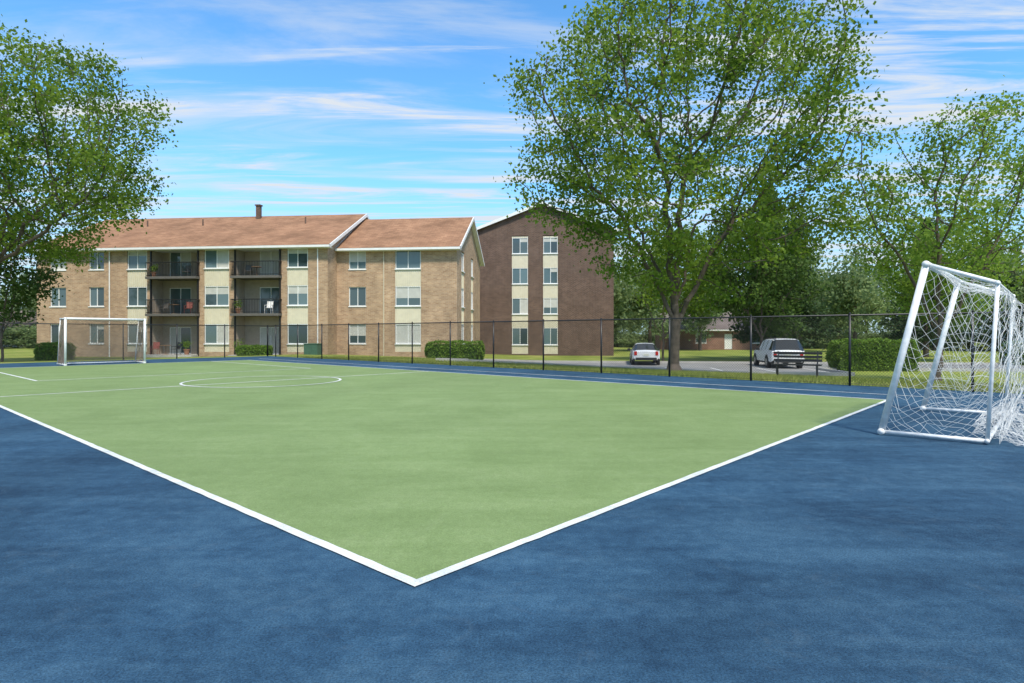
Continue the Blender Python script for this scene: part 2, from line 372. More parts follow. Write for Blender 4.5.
def kerb(parts,x0,y0,x1,y1,w=.15,h=.13):
    n=max(1,int(math.hypot(x1-x0,y1-y0)/1.)); d=np.array([x1-x0,y1-y0])/math.hypot(x1-x0,y1-y0); nn=np.array([-d[1],d[0]])*w/2
    for k in range(n):
        a=np.array([x0,y0])+(np.array([x1,y1])-np.array([x0,y0]))*k/n; b_=np.array([x0,y0])+(np.array([x1,y1])-np.array([x0,y0]))*(k+1)/n
        P=[rot6(*(a-nn),LO),rot6(*(b_-nn),LO),rot6(*(b_+nn),LO),rot6(*(a+nn),LO)]
        zz=[float(tz(*p)) for p in P]
        t=[(p[0],p[1],z+h+.035) for p,z in zip(P,zz)]; bo=[(p[0],p[1],z-.1) for p,z in zip(P,zz)]
        parts.quad(*t); parts.quad(bo[0],bo[1],t[1],t[0]); parts.quad(bo[2],bo[3],t[3],t[2])
        if k==0: parts.quad(bo[3],bo[0],t[0],t[3])
        if k==n-1: parts.quad(bo[1],bo[2],t[2],t[1])
kq=MB()
kerb(kq,-4,-.08,17.2,-.08); kerb(kq,-4,12.08,60,12.08); kerb(kq,-4.08,0,-4.08,12); kerb(kq,17.28,0,17.28,4.4); kerb(kq,17.4,4.42,60,4.42)
kq.obj('kerb',[M_CONC])
dobj('sidewalk',[drape('',-4,60,12.3,13.6,.05,0,LO)[0]],M_CONC)
# ------------------------------------------------------------------ apartment buildings
def wall(q,u0,u1,z0,z1,ops,P,depth=.14,m=0):
    us=sorted(set([u0,u1]+[o[0] for o in ops]+[o[1] for o in ops])); zs=sorted(set([z0,z1]+[o[2] for o in ops]+[o[3] for o in ops]))
    for i in range(len(us)-1):
        for j in range(len(zs)-1):
            cu=(us[i]+us[i+1])/2; cz=(zs[j]+zs[j+1])/2
            if any(o[0]<cu<o[1] and o[2]<cz<o[3] for o in ops): continue
            q.quad(P(us[i],0,zs[j]),P(us[i+1],0,zs[j]),P(us[i+1],0,zs[j+1]),P(us[i],0,zs[j+1]),m)
    for o in ops:
        d=o[4] if len(o)>4 else depth; a,b_,c,e=o[:4]
        q.quad(P(a,0,c),P(a,0,e),P(a,d,e),P(a,d,c),m); q.quad(P(b_,0,c),P(b_,d,c),P(b_,d,e),P(b_,0,e),m)
        q.quad(P(a,0,e),P(b_,0,e),P(b_,d,e),P(a,d,e),m); q.quad(P(a,0,c),P(a,d,c),P(b_,d,c),P(b_,0,c),m)
def pbox(q,P,u0,u1,d0,d1,z0,z1,m=0):
    a=[P(u0,d0,z0),P(u1,d0,z0),P(u1,d1,z0),P(u0,d1,z0),P(u0,d0,z1),P(u1,d0,z1),P(u1,d1,z1),P(u0,d1,z1)]
    i=len(q.v); q.v+=a
    for f in ((0,3,2,1),(4,5,6,7),(0,1,5,4),(1,2,6,5),(2,3,7,6),(3,0,4,7)): q.f.append(tuple(i+k for k in f)); q.m.append(m)
def window(q,P,u0,u1,z0,z1,d=.12,slider=True):
    fw=.05
    pbox(q,P,u0,u0+fw,d-.05,d+.02,z0,z1,0); pbox(q,P,u1-fw,u1,d-.05,d+.02,z0,z1,0)
    pbox(q,P,u0+fw,u1-fw,d-.05,d+.02,z0,z0+fw,0); pbox(q,P,u0+fw,u1-fw,d-.05,d+.02,z1-fw,z1,0)
    um=(u0+u1)/2
    if slider: pbox(q,P,um-.025,um+.025,d-.04,d+.01,z0+fw,z1-fw,0)
    for a,b_ in ((u0+fw,um),(um,u1-fw)):
        q.quad(P(a,d,z0+fw),P(b_,d,z0+fw),P(b_,d,z1-fw),P(a,d,z1-fw),1)
    if random.random()<.6:
        h=random.choice([.25,.4,.6,1.])*(z1-z0-2*fw)
        a,b_=random.choice([(u0+fw,um-.03),(um+.03,u1-fw),(u0+fw,u1-fw)])
        if b_-a>um-u0+.1:
            for aa,bb in ((a,um-.026),(um+.026,b_)): q.quad(P(aa,d-.004,z1-fw-h),P(bb,d-.004,z1-fw-h),P(bb,d-.004,z1-fw),P(aa,d-.004,z1-fw),2)
        else: q.quad(P(a,d-.004,z1-fw-h),P(b_,d-.004,z1-fw-h),P(b_,d-.004,z1-fw),P(a,d-.004,z1-fw),2)
    pbox(q,P,u0-.04,u1+.04,-.05,d-.052,z0-.07,z0-.002,0)
def strip(qw,qn,P,u0,u1,rows,zb,ztop):
    for (a,b_) in rows:
        window(qn,P,u0+.03,u1-.03,a,b_,.10)
    segs=[(zb,rows[0][0])]+[(rows[i][1],rows[i+1][0]) for i in range(len(rows)-1)]+[(rows[-1][1],ztop)]
    for a,b_ in segs:
        if b_-a<.05: continue
        pbox(qn,P,u0+.002,u1-.002,.05,.2,a+(.0 if a==zb else .002),b_-.075,3)
        n=int((u1-u0)/.16)
        for k in range(1,n):
            x=u0+(u1-u0)*k/n; pbox(qn,P,x-.02,x+.02,.025,.0505,a+.02,b_-.09,3)
    return (u0,u1,zb,ztop,.2)
ZG=-.9
bl=empty('apartment_building',(-13.6,45,0),-R(6))
def sL(p): r=(p-512)/610; return (45*r+13.6)/(.9945+.1045*r)
def sR(p): r=(p-512)/610; return (46.8*r+13.41)/(.9945+.1045*r)
rows=[(.62,2.1),(3.48,4.95),(6.3,7.7)]
qw=MB(); qn=MB(); qb=MB(); qr=MB()
PL=lambda u,d,z:(u,d,z)
PR=lambda u,d,z:(u,1.8+d,z)
ops=[]
WL=-23.5; EV=7.95
for a,b_ in ((127,147),(204,229),(287,308)):
    ops.append(strip(qw,qn,PL,sL(a),sL(b_),rows,.0,EV-.12))
for (z0,z1) in rows:
    for a,b_ in ((50,66),(89,104)):
        u0,u1=sL(a),sL(b_); ops.append((u0,u1,z0,z1,.14)); window(qn,PL,u0,u1,z0,z1,.12)
balc=[(sL(151),sL(199)),(sL(235),sL(281))]
for a,b_ in balc: ops.append((a,b_,-.35,EV-.25,.14))
wall(qw,WL,0,ZG,EV,ops,PL)
for bi,(a,b_) in enumerate(balc):
    D=1.35
    PB=lambda u,d,z:(u,D+d,z)
    dops=[]
    for fz in (-.35,2.72,5.52):
        z0=fz+.18
        dr=(a+.55,a+2.35,z0,z0+2.05,.1) if bi==0 else (b_-2.4,b_-.6,z0,z0+2.05,.1)
        dops.append(dr); window(qn,PB,dr[0],dr[1],dr[2],dr[3],.08)
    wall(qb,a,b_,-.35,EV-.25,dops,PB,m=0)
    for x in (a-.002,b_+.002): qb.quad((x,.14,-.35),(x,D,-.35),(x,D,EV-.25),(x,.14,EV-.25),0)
    qb.quad((a,.14,EV-.252),(b_,.14,EV-.252),(b_,D,EV-.252),(a,D,EV-.252),2)
    qb.box(a+.003,b_-.003,-.9,D-.003,-.42,-.2,3)
    for fz in (2.72,5.52):
        qb.box(a-.08,b_+.08,-.55,-.003,fz-.02,fz+.16,4); qb.box(a+.004,b_-.004,-.003,D-.004,fz-.02,fz+.16,4)
        z0=fz+.16
        for (x0,y0,x1,y1) in ((a-.05,-.5,b_+.05,-.5),(a-.05,-.5,a-.05,0),(b_+.05,-.5,b_+.05,0)):
            qb.tube((x0,y0,z0+1.05),(x1,y1,z0+1.05),.03,.03,6,1); qb.tube((x0,y0,z0+.1),(x1,y1,z0+.1),.02,.02,6,1)
            n=int(math.hypot(x1-x0,y1-y0)/.12)
            for k in range(n+1):
                t=k/max(n,1); x=x0+(x1-x0)*t; y=y0+(y1-y0)*t; qb.tube((x,y,z0),(x,y,z0+1.05),.013,.013,4,1,False)
    for x in (a+.04,b_-.04): qb.box(x-.05,x+.05,-.12,-.004,-.3,EV-.3,1)
WR=9.33
ops=[strip(qw,qn,PR,sR(395),sR(421),rows,0,EV-.12)]
for (z0,z1) in rows:
    u0,u1=sR(349),sR(366); ops.append((u0,u1,z0,z1,.14)); window(qn,PR,u0,u1,z0,z1,.12)
wall(qw,0,WR,ZG,EV,ops,PR)
D2=11.; YR=1.8+D2/2; ZR=11.0
PG=lambda u,d,z:(WR-d,u,z)
ops=[]
for (u0,u1) in ((3.6,4.9),(8.0,9.2)):
    ops.append(strip(qw,qn,PG,u0,u1,rows,0,EV-.12))
wall(qw,1.8,1.8+D2,ZG,EV,ops,PG)
qw.poly([(WR,1.8,EV),(WR,1.8+D2,EV),(WR,YR,ZR-.05)])
qw.quad((0,1.8+D2,ZG),(WR,1.8+D2,ZG),(WR,1.8+D2,EV),(0,1.8+D2,EV))
DL=15.; YL=7.5; ZL=11.5
for x in (0,WL):
    qw.quad((x,0,ZG),(x,DL,ZG),(x,DL,EV),(x,0,EV)); qw.poly([(x,0,EV),(x,DL,EV),(x,YL,ZL-.05)])
qw.quad((WL,DL,ZG),(0,DL,ZG),(0,DL,EV),(WL,DL,EV))
for s_ in (sL(110),sL(318)): qn.tube((s_,-.06,-.4),(s_,-.06,EV-.1),.045,.045,8,0)
qn.tube((sR(384),1.74,-.4),(sR(384),1.74,EV-.1),.03,.03,8,3)
def gable_roof(q,x0,x1,y0,y1,yr,ze,zr,t=.16,over=.45,side=.35):
    sl=(zr-ze)/(yr-y0); zf=ze-over*sl
    slb=(zr-ze)/(y1-yr); zbk=ze-over*slb
    a=(x0-side,x1+side)
    for (ya,za,yb,zb) in ((y0-over,zf,yr,zr),(y1+over,zbk,yr,zr)):
        q.quad((a[0],ya,za+t),(a[1],ya,za+t),(a[1],yb,zb+t),(a[0],yb,zb+t),0)
        q.quad((a[0],ya,za),(a[1],ya,za),(a[1],yb,zb),(a[0],yb,zb),1)
        for x in a: q.quad((x,ya,za),(x,yb,zb),(x,yb,zb+t),(x,ya,za+t),1)
        for x,s in ((a[0],-1),(a[1],1)):
            q.quad((x+s*.03,ya,za-.08),(x+s*.03,yb,zb-.08),(x+s*.03,yb,zb+t+.02),(x+s*.03,ya,za+t+.02),1)
            q.quad((x+s*.03,ya,za+t+.02),(x+s*.03,yb,zb+t+.02),(x-s*.05,yb,zb+t+.02),(x-s*.05,ya,za+t+.02),1)
    q.box(a[0],a[1],y0-over-.13,y0-over-.003,zf-.03,zf+.13,1)
    q.box(a[0],a[1],y0-over,y0,zf-.06,zf-.02,1)
gable_roof(qr,WL,0,0,DL,YL,EV,ZL)
gable_roof(qr,.4,WR,1.8,1.8+D2,YR,EV,ZR)
qr.box(-9.2,-8.85,6.6,6.95,10.6,12.4,2); qr.box(-9.27,-8.78,6.53,7.02,12.4,12.5,2)
for x in (-18,-13,-4.): qr.tube((x,5,10.2),(x,5,11.),.06,.06,8,2)
qw.obj('brick_walls',[M_TAN],bl); qn.obj('windows_and_panels',[M_WHITE,M_GLASS,M_BLIND,M_CREAM],bl)
M_SLAB=mat('balcony_slab',(.12,.11,.10),.8)
qb.obj('balconies',[M_GREYW,M_BLACK,M_WHITE,M_CONC,M_SLAB],bl); qr.obj('roof',[M_ROOF,M_WHITE,M_BROWN],bl)
# building 2
b2=empty('apartment_building',(-3.95,60.,0),-R(5))
qw=MB(); qn=MB(); qr=MB(); W2=13.8; D3=26; E2=11.4; Z2=14.0
PF=lambda u,d,z:(u,d,z)
rows2=[(.3,1.95),(3.3,4.85),(6.25,7.8),(9.2,10.75)]
ops=[strip(qw,qn,PF,a,b_,rows2,-.6,10.95) for a,b_ in ((3.95,5.55),(7.0,8.45))]
wall(qw,0,W2,-1.2,E2,ops,PF)
qw.poly([(0,0,E2),(W2,0,E2),(W2/2,0,Z2-.05)])
for x in (0,W2): qw.quad((x,0,-1.2),(x,D3,-1.2),(x,D3,E2),(x,0,E2))
qw.quad((0,D3,-1.2),(W2,D3,-1.2),(W2,D3,E2),(0,D3,E2)); qw.poly([(0,D3,E2),(W2,D3,E2),(W2/2,D3,Z2-.05)])
sl=(Z2-E2)/(W2/2); t=.16
for s,x0 in ((1,-.4),(-1,W2+.4)):
    z0=E2-.4*sl
    qr.quad((x0,-.35,z0+t),(x0,D3+.3,z0+t),(W2/2,D3+.3,Z2+t),(W2/2,-.35,Z2+t),0)
    qr.quad((x0,-.35,z0),(x0,D3+.3,z0),(W2/2,D3+.3,Z2),(W2/2,-.35,Z2),1)
    qr.quad((x0,-.38,z0-.1),(W2/2,-.38,Z2-.1),(W2/2,-.38,Z2+t+.03),(x0,-.38,z0+t+.03),1)
    qr.quad((x0,-.35,z0-.1),(x0,D3+.3,z0-.1),(x0,D3+.3,z0+t),(x0,-.35,z0+t),1)
qw.obj('brick_walls',[M_BROWN],b2); qn.obj('windows_and_panels',[M_WHITE,M_GLASS,M_BLIND,M_CREAM],b2); qr.obj('roof',[M_ROOF2,M_WHITE],b2)
def house(name,x,y,w,d,h,rz,wm,rm):
    e=empty(name,(x,y,float(tz(x,y))),rz); q=MB(); n=MB(); r_=MB()
    Pf=lambda u,dd,z:(u,dd,z); ops=[]
    k=max(2,int(w/3))
    for i in range(k):
        u=w*(i+.5)/k
        if i==k//2: ops.append((u-.5,u+.5,.1,2.1)); n.quad((u-.5,.1,.1),(u+.5,.1,.1),(u+.5,.1,2.1),(u-.5,.1,2.1),0)
        else: ops.append((u-.7,u+.7,.9,2.2)); window(n,Pf,u-.7,u+.7,.9,2.2,.1)
    wall(q,0,w,-.3,h,ops,Pf)
    for xx in (0,w): q.quad((xx,0,-.3),(xx,d,-.3),(xx,d,h),(xx,0,h)); q.poly([(xx,0,h),(xx,d,h),(xx,d/2,h+d*.28)])
    q.quad((0,d,-.3),(w,d,-.3),(w,d,h),(0,d,h))
    gable_roof(r_,0,w,0,d,d/2,h,h+d*.28)
    q.obj('walls',[wm],e); n.obj('windows_and_door',[M_WHITE,M_GLASS,M_BLIND,M_CREAM],e); r_.obj('roof',[rm,M_WHITE],e)
M_RED=brick('red_brick',(.30,.14,.10),(.24,.11,.08),(.3,.25,.2))
M_SIDING=mat('white_siding',(.72,.71,.68),.7,.05)
house('brick_house',20,82,14,8,2.8,-R(8),M_RED,M_ROOF2); house('white_house',-73,80,13,8,2.6,R(10),M_SIDING,M_ROOF2)
def chair(x,y,rz,m):
    p=rot6(x,y,(-13.6,45)); e=empty('patio_chair',(p[0],p[1],-.2),rz-R(6)); q=MB()
    for a in (-.22,.22):
        q.tube((a,-.22,0),(a,-.2,.62),.015,.015,6); q.tube((a,.25,0),(a,.2,.42),.015,.015,6); q.tube((a,.2,.42),(a,.33,.95),.015,.015,6); q.tube((a,-.2,.62),(a,.26,.64),.018,.018,6)
    q.box(-.21,.21,-.2,.22,.4,.43); q.poly([(-.2,.22,.45),(.2,.22,.45),(.2,.34,.93),(-.2,.34,.93)])
    q.obj('frame_and_seat',[m],e); return e
M_CH=mat('red_chair',(.22,.06,.045),.6); M_CH2=mat('green_box',(.06,.14,.09),.6); M_CH3=mat('grey_chair',(.12,.11,.10),.6)
M_POT=mat('clay_pot',(.30,.14,.08),.8); M_WOOD=mat('table_wood',(.22,.13,.07),.6)
def table(x,y,z):
    p=rot6(x,y,(-13.6,45)); e=empty('patio_table',(p[0],p[1],z),-R(6)); q=MB()
    q.tube((0,0,.68),(0,0,.72),.38,.38,18); q.tube((0,0,.03),(0,0,.68),.03,.03,8); q.tube((0,0,0),(0,0,.03),.24,.2,14); q.obj('top_and_stand',[M_WOOD],e)
def pot(x,y,z,s=1.):
    p=rot6(x,y,(-13.6,45)); e=empty('potted_plant',(p[0],p[1],z),0); q=MB()
    q.tube((0,0,0),(0,0,.3*s),.12*s,.18*s,12); q.tube((0,0,.3*s),(0,0,.34*s),.2*s,.2*s,12); q.obj('pot',[M_POT],e)
    LV,LQ=leaves(np.array([[0,0,.55*s],[.08,0,.7*s],[-.08,.05,.62*s]]),60,.13*s,.11,0,1.); npmesh('leaves',LV,LQ,np.zeros(len(LQ)),[M_LEAF2],e)
def leaves(c,n_each,spread,size,droop=.3,flat=.6):
    P=np.repeat(c,n_each,0); P=P+rng.normal(0,1,P.shape)*np.array([spread,spread,spread*flat]); n=len(P)
    a=rng.normal(0,1,(n,3)); a[:,2]-=droop; a/=np.linalg.norm(a,axis=1)[:,None]
    nn=rng.normal(0,1,(n,3)); nn[:,2]+=.9; b_=np.cross(a,nn); b_/=np.linalg.norm(b_,axis=1)[:,None]+1e-9
    s=size*rng.uniform(.55,1.25,(n,1)); a=a*s*.5; b_=b_*s*.38
    V=np.empty((n,4,3)); V[:,0]=P-a; V[:,1]=P+b_; V[:,2]=P+a; V[:,3]=P-b_
    return V.reshape(-1,3), np.arange(n*4).reshape(-1,4)
F1,F2,F3=-.2,2.88,5.68
chair(balc[0][0]+.7,-.5,.3,M_CH); chair(balc[0][0]+2.3,-.4,-.4,M_BLACK); table(balc[0][0]+1.5,-.4,F1); pot(balc[0][0]+3.1,-.3,F1,1.2)
for bx_,by_,bz_,mm in ((balc[1][0]+.8,.4,F3,M_CH3),(balc[0][0]+2.6,.4,F3,M_CH3),(balc[0][0]+.8,.3,F2,M_CH3),(balc[0][0]+2.9,.2,F2,M_CH),(balc[1][0]+2.6,.1,F2,M_WHITE)):
    c_=chair(bx_,by_,rng.uniform(-.5,.5),mm); c_.location[2]=bz_
table(balc[1][0]+1.6,.2,F3); table(balc[0][0]+1.8,.1,F2); pot(balc[1][0]+.4,-.25,F2,1.1); pot(balc[0][0]+.4,-.25,F3,1.); pot(balc[1][0]+.5,-.4,F1,1.3)
q=MB(); e=empty('utility_cabinet',(*rot6(sL(322),-1.6,(-13.6,45)),-.42),-R(6)); q.box(-.55,.55,-.4,.4,0,.12,1); q.box(-.5,.5,-.35,.35,.12,1.05); q.box(-.53,.53,-.38,.38,1.05,1.1); q.box(-.02,.02,-.37,-.353,.2,1.); q.obj('cabinet_body',[M_CH2,M_CONC],e)
# ------------------------------------------------------------------ cars
M_CARW=mat('white_car_paint',(.72,.73,.74),.22,.02,2,spec=.6); M_CARG=glassmat('car_glass',(.012,.014,.016),(.02,.024,.027),.05)
M_TYRE=mat('tyre',(.02,.02,.02),.85,.1); M_HUB=mat('wheel_alloy',(.35,.35,.36),.35,.1,metal=.7)
M_TAIL=mat('tail_lamp',(.45,.02,.015),.2,.05); M_PLATE=mat('number_plate',(.6,.6,.5),.5); M_TRIM=mat('black_plastic',(.02,.02,.02),.6,.1)
M_HEAD=mat('head_lamp',(.6,.62,.65),.1,.05)
def car(name,x,y,phi,st,cabin,wr,wheels,black_rear=False):
    z=float(tz(x,y))+.035
    e=empty(name,(x,y,z),-phi); q=MB(); rings=[]
    for (yy,zb,zl,zr,w,wt) in st:
        rg=[(-w*.88,zb),(-w*.98,zb+.12),(-w,(zb+zl)/2),(-w*.97,zl),(-wt,zr-.06),(-wt*.82,zr),(0,zr+.02),(wt*.82,zr),(wt,zr-.06),(w*.97,zl),(w,(zb+zl)/2),(w*.98,zb+.12),(w*.88,zb)]
        rings.append([(a,yy,b_) for a,b_ in rg])
    base=len(q.v)
    for rg in rings: q.v+=rg
    n=13; ra,r0,r1,rb=cabin
    pill=set(cabin_p)
    for i in range(len(st)-1):
        for k in range(n-1):
            m=0
            if k in (3,8) and ra<=i<rb and i not in pill: m=1
            if k in (4,5,6,7) and (i in gl): m=1
            if k in (0,11): m=3
            q.f.append((base+i*n+k,base+(i+1)*n+k,base+(i+1)*n+k+1,base+i*n+k+1)); q.m.append(m)
    q.f.append(tuple(base+k for k in range(n))); q.m.append(0); q.f.append(tuple(base+(len(st)-1)*n+k for k in range(n))[::-1]); q.m.append(0)
    q.f.append((base,base+(len(st)-1)*n,base+(len(st)-1)*n+n-1,base+n-1)); q.m.append(3)
    q.obj('body',[M_CARW,M_CARG,M_TAIL,M_TRIM],e)
    w=max(s[4] for s in st)
    wq_=MB()
    for wy in wheels:
        for s in (-1,1):
            wq_.tube((s*(w-.19),wy,wr+.02),(s*(w-.0),wy,wr+.02),wr+.06,wr+.06,24,2)
            wq_.tube((s*(w-.2),wy,wr),(s*(w+.012),wy,wr),wr,wr,24,0); wq_.tube((s*(w),wy,wr),(s*(w+.022),wy,wr),wr*.66,wr*.6,16,1)
    wq_.obj('wheels',[M_TYRE,M_HUB,M_TRIM],e,)
    d=MB(); L_=st[-1][0]; zl=st[1][2]
    wre=st[0][4]
    for s in (-1,1):
        xc=s*(wre*.93-.06); d.box(xc-.09,xc+.09,-.03,.12,zl-.28,zl-.02,0)
        d.box(s*wre*.8-.14,s*wre*.8+.14,L_-.1,L_+.02,zl-.3,zl-.12,3)
        my=st[rb][0]-.35; d.box(min(s*(w-.02),s*(w+.19)),max(s*(w-.02),s*(w+.19)),my,my+.12,st[rb][2]-.02,st[rb][2]+.13,2)
    d.box(-.17,.17,-.025,.0,zl-.33,zl-.18,1)
    d.box(-wre*.85,wre*.85,-.06,.05,st[0][1]-.02,st[0][1]+.16,2); d.box(-wre*.85,wre*.85,L_-.05,L_+.04,st[-1][1],st[-1][1]+.16,2)
    if black_rear:
        d.box(-wre*.62,wre*.62,-.02,.03,zl-.16,zl-.1,2)
        for s in (-1,1): d.box(s*.62-.02,s*.62+.02,st[r0][0]-.1,st[r1][0]-.1,st[r0][3]+.02,st[r0][3]+.06,2)
        d.box(-.55,.55,2.3,2.5,st[r0][3]+.03,st[r0][3]+.1,2)
    d.obj('lamps_and_trim',[M_TAIL,M_PLATE,M_TRIM,M_HEAD],e)
    return e
cabin_p=[4,6,8]; gl=[2,9]
suv=[(0,.38,.95,.98,.86,.80),(.06,.30,1.02,1.06,.93,.84),(.14,.28,1.08,1.10,.96,.84),(.42,.27,1.10,1.72,.98,.72),(.62,.27,1.10,1.76,.99,.73),(1.35,.27,1.10,1.78,1.0,.74),(1.45,.27,1.1,1.78,1.0,.74),(2.3,.27,1.08,1.76,1.0,.74),(2.4,.27,1.08,1.755,1.0,.74),(3.1,.27,1.06,1.66,1.0,.70),(3.85,.27,1.05,1.07,.99,.80),(4.5,.28,.95,.97,.96,.78),(4.85,.35,.82,.84,.86,.7)]
car('parked_suv',16.4,36.2,R(9),suv,(2,3,9,9),.37,(1.0,3.95),True)
cabin_p=[5,7]; gl=[3,8]
sed=[(0,.36,.88,.90,.80,.74),(.08,.28,.95,.98,.88,.80),(.3,.24,.98,1.0,.9,.76),(.6,.23,.97,1.0,.91,.74),(1.3,.22,.95,1.40,.92,.62),(1.9,.22,.93,1.44,.92,.64),(2.0,.22,.93,1.44,.92,.64),(2.75,.22,.92,1.41,.92,.63),(2.85,.22,.92,1.39,.92,.62),(3.6,.22,.92,.95,.91,.78),(4.3,.23,.82,.84,.88,.76),(4.65,.32,.7,.72,.78,.66)]
car('parked_car',8.8,40.,R(9),sed,(3,4,8,9),.32,(.9,3.7))
# bench
bx,by=uv(21.0,4.4); e=empty('park_bench',(bx,by,float(tz(bx,by))),R(-30)); q=MB()
for k in range(4): q.box(-.8,.8,-.22+k*.12,-.13+k*.12,.43,.47)
for k in range(3): q.box(-.8,.8,.28+k*.03,.31+k*.03,.55+k*.13,.64+k*.13)
for x in (-.65,.65):
    q.tube((x,-.2,-.1),(x,-.17,.43),.025,.025,6); q.tube((x,.22,-.1),(x,.2,.45),.025,.025,6); q.tube((x,.2,.43),(x,.37,.92),.025,.025,6); q.tube((x,-.2,.42),(x,.22,.42),.02,.02,6)
q.obj('slats_and_frame',[M_BLACK],e)
# ------------------------------------------------------------------ trees
def grow(attr,stems,step=.45,di=3.5,dk=.8,iters=90,up=.05):
    nodes=[];par=[]
    for st_,att in stems:
        prev=att
        for p in st_: nodes.append(np.array(p,float)); par.append(prev); prev=len(nodes)-1
    pos=np.array(nodes); par=list(par); kids=np.zeros(len(pos),int)
    for p in par:
        if p>=0: kids[p]+=1
    D=np.linalg.norm(attr[:,None]-pos[None],axis=2); near=D.argmin(1); nd=D.min(1); alive=nd>dk
    for it in range(iters):
        act=alive&(nd<di)
        if act.sum()==0:
            if alive.sum()==0: break
            di*=1.4
            if di>30: break
            continue
        idx=near[act]; vec=attr[act]-pos[idx]; vec/=np.linalg.norm(vec,axis=1)[:,None]+1e-9
        acc=np.zeros_like(pos); np.add.at(acc,idx,vec); un=np.unique(idx); un=un[kids[un]<3]
        if len(un)==0: break
        d=acc[un]; d/=np.linalg.norm(d,axis=1)[:,None]+1e-9; d+=rng.normal(0,.18,d.shape); d[:,2]+=up; d/=np.linalg.norm(d,axis=1)[:,None]
        new=pos[un]+d*step; kids[un]+=1
        b0=len(pos); pos=np.vstack([pos,new]); par+=list(un); kids=np.concatenate([kids,np.zeros(len(new),int)])
        DD=np.linalg.norm(attr[:,None]-new[None],axis=2); m=DD.min(1); am=DD.argmin(1); bt=m<nd
        near[bt]=am[bt]+b0; nd[bt]=m[bt]; alive&=nd>dk
    return pos,np.array(par)
def tubes(pos,par,rtip,expo,flare_z,ns=6,maxr=1e9):
    n=len(pos); w=np.zeros(n); ch=[[] for _ in range(n)]
    for i,p in enumerate(par):
        if p>=0: ch[p].append(i)
    for i in range(n-1,-1,-1):
        if not ch[i]: w[i]=1
        else: w[i]=sum(w[c] for c in ch[i])+.15
    r=rtip*w**(1/expo); r=np.minimum(r,maxr)
    dirs=np.zeros((n,3))
    for i,p in enumerate(par):
        if p>=0: dirs[i]=pos[i]-pos[p]
    for i in range(n):
        if par[i]<0: dirs[i]=dirs[ch[i][0]] if ch[i] else (0,0,1)
    dirs/=np.linalg.norm(dirs,axis=1)[:,None]+1e-9
    ref=np.array([.9,.35,.12]); a=np.cross(dirs,ref); a/=np.linalg.norm(a,axis=1)[:,None]+1e-9; b_=np.cross(dirs,a)
    main=np.full(n,-1)
    for i in range(n):
        if ch[i]: main[i]=max(ch[i],key=lambda c:w[c])
    V=[];Q=[]; t=np.linspace(0,2*math.pi,ns,endpoint=False); cs=np.cos(t)[:,None]; sn=np.sin(t)[:,None]
    z0=pos[0][2]
    rf=r*(1+1.1*np.exp(-(pos[:,2]-z0)/.25)*(r>maxr*.4 if maxr<1e8 else r>r.max()*.5))
    for i,p in enumerate(par):
        if p<0: continue
        k=len(V)*ns
        s=p if main[p]==i else i
        rr=rf[p] if main[p]==i else min(rf[p]*.9,r[i]*1.15)
        V.append(pos[p]+a[s]*cs*rr+b_[s]*sn*rr); V.append(pos[i]+a[i]*cs*rf[i]+b_[i]*sn*rf[i])
        j=np.arange(ns); j2=(j+1)%ns
        Q.append(np.stack([k+j,k+j2,k+ns+j2,k+ns+j],1))
    return np.vstack(V),np.vstack(Q),r,w
def tree(name,stems,ells,nattr,leafm,rtip=.012,expo=2.35,step=.45,dk=.8,nleaf=20,spread=.35,lsize=.16,tw=.03,maxr=.4,keep=.9,di=3.5,gap=-.5):
    P=[]; vol=[e[3]*e[4]*e[5] for e in ells]; tot=sum(vol)
    for e,vv in zip(ells,vol):
        k=int(nattr*vv/tot); d=rng.normal(0,1,(k,3)); d/=np.linalg.norm(d,axis=1)[:,None]; rr=rng.uniform(0,1,(k,1))**(1/3.6)
        lump=1+.17*np.sin(d[:,:1]*5+e[0])*np.cos(d[:,1:2]*4+e[1])+.14*np.sin(d[:,2:3]*7+d[:,:1]*6)
        P.append(np.array(e[:3])+d*rr*lump*np.array(e[3:6]))
    attr=np.vstack(P)
    pos,par=grow(attr,stems,step,di,dk)
    V,Q,r,w=tubes(pos,par,rtip,expo,0,7,maxr)
    tipm=(r<tw); idx=np.where(tipm)[0]; idx=idx[rng.uniform(0,1,len(idx))<keep]
    c=pos[idx]; f=np.sin(c[:,0]*1.3)*np.sin(c[:,1]*1.1+1)*np.sin(c[:,2]*1.5+2)
    c=c[f>gap]
    LV,LQ=leaves(c,nleaf,spread,lsize)
    print(name,len(pos),'nodes',len(LQ),'leaves')
    return npmesh(name,np.vstack([V,LV]),np.vstack([Q,LQ+len(V)]),np.r_[np.zeros(len(Q)),np.ones(len(LQ))],[M_BARK,leafm],smooth=np.r_[np.ones(len(Q)),np.zeros(len(LQ))])
def ramp(p0,p1,n,wob=.06):
    p0=np.array(p0,float);p1=np.array(p1,float)
    return [p0+(p1-p0)*k/n+(rng.normal(0,wob,3)*[1,1,.3] if 0<k<n else 0) for k in range(n+1)]
def mainstems(x,y,h0,limbs,lean=(0,0)):
    z=float(tz(x,y))-.1; tr=ramp((x,y,z),(x+lean[0],y+lean[1],z+h0),max(4,int(h0/.4)),.03); st=[(tr,-1)]; n=len(tr)
    for (dx,dy,dz,at) in limbs:
        k=min(n-1,int(at*(n-1))); p=tr[k]; l=ramp(p,(p[0]+dx,p[1]+dy,p[2]+dz),max(3,int(math.hypot(math.hypot(dx,dy),dz)/.5)),.07)[1:]
        st.append((l,k))
    return st
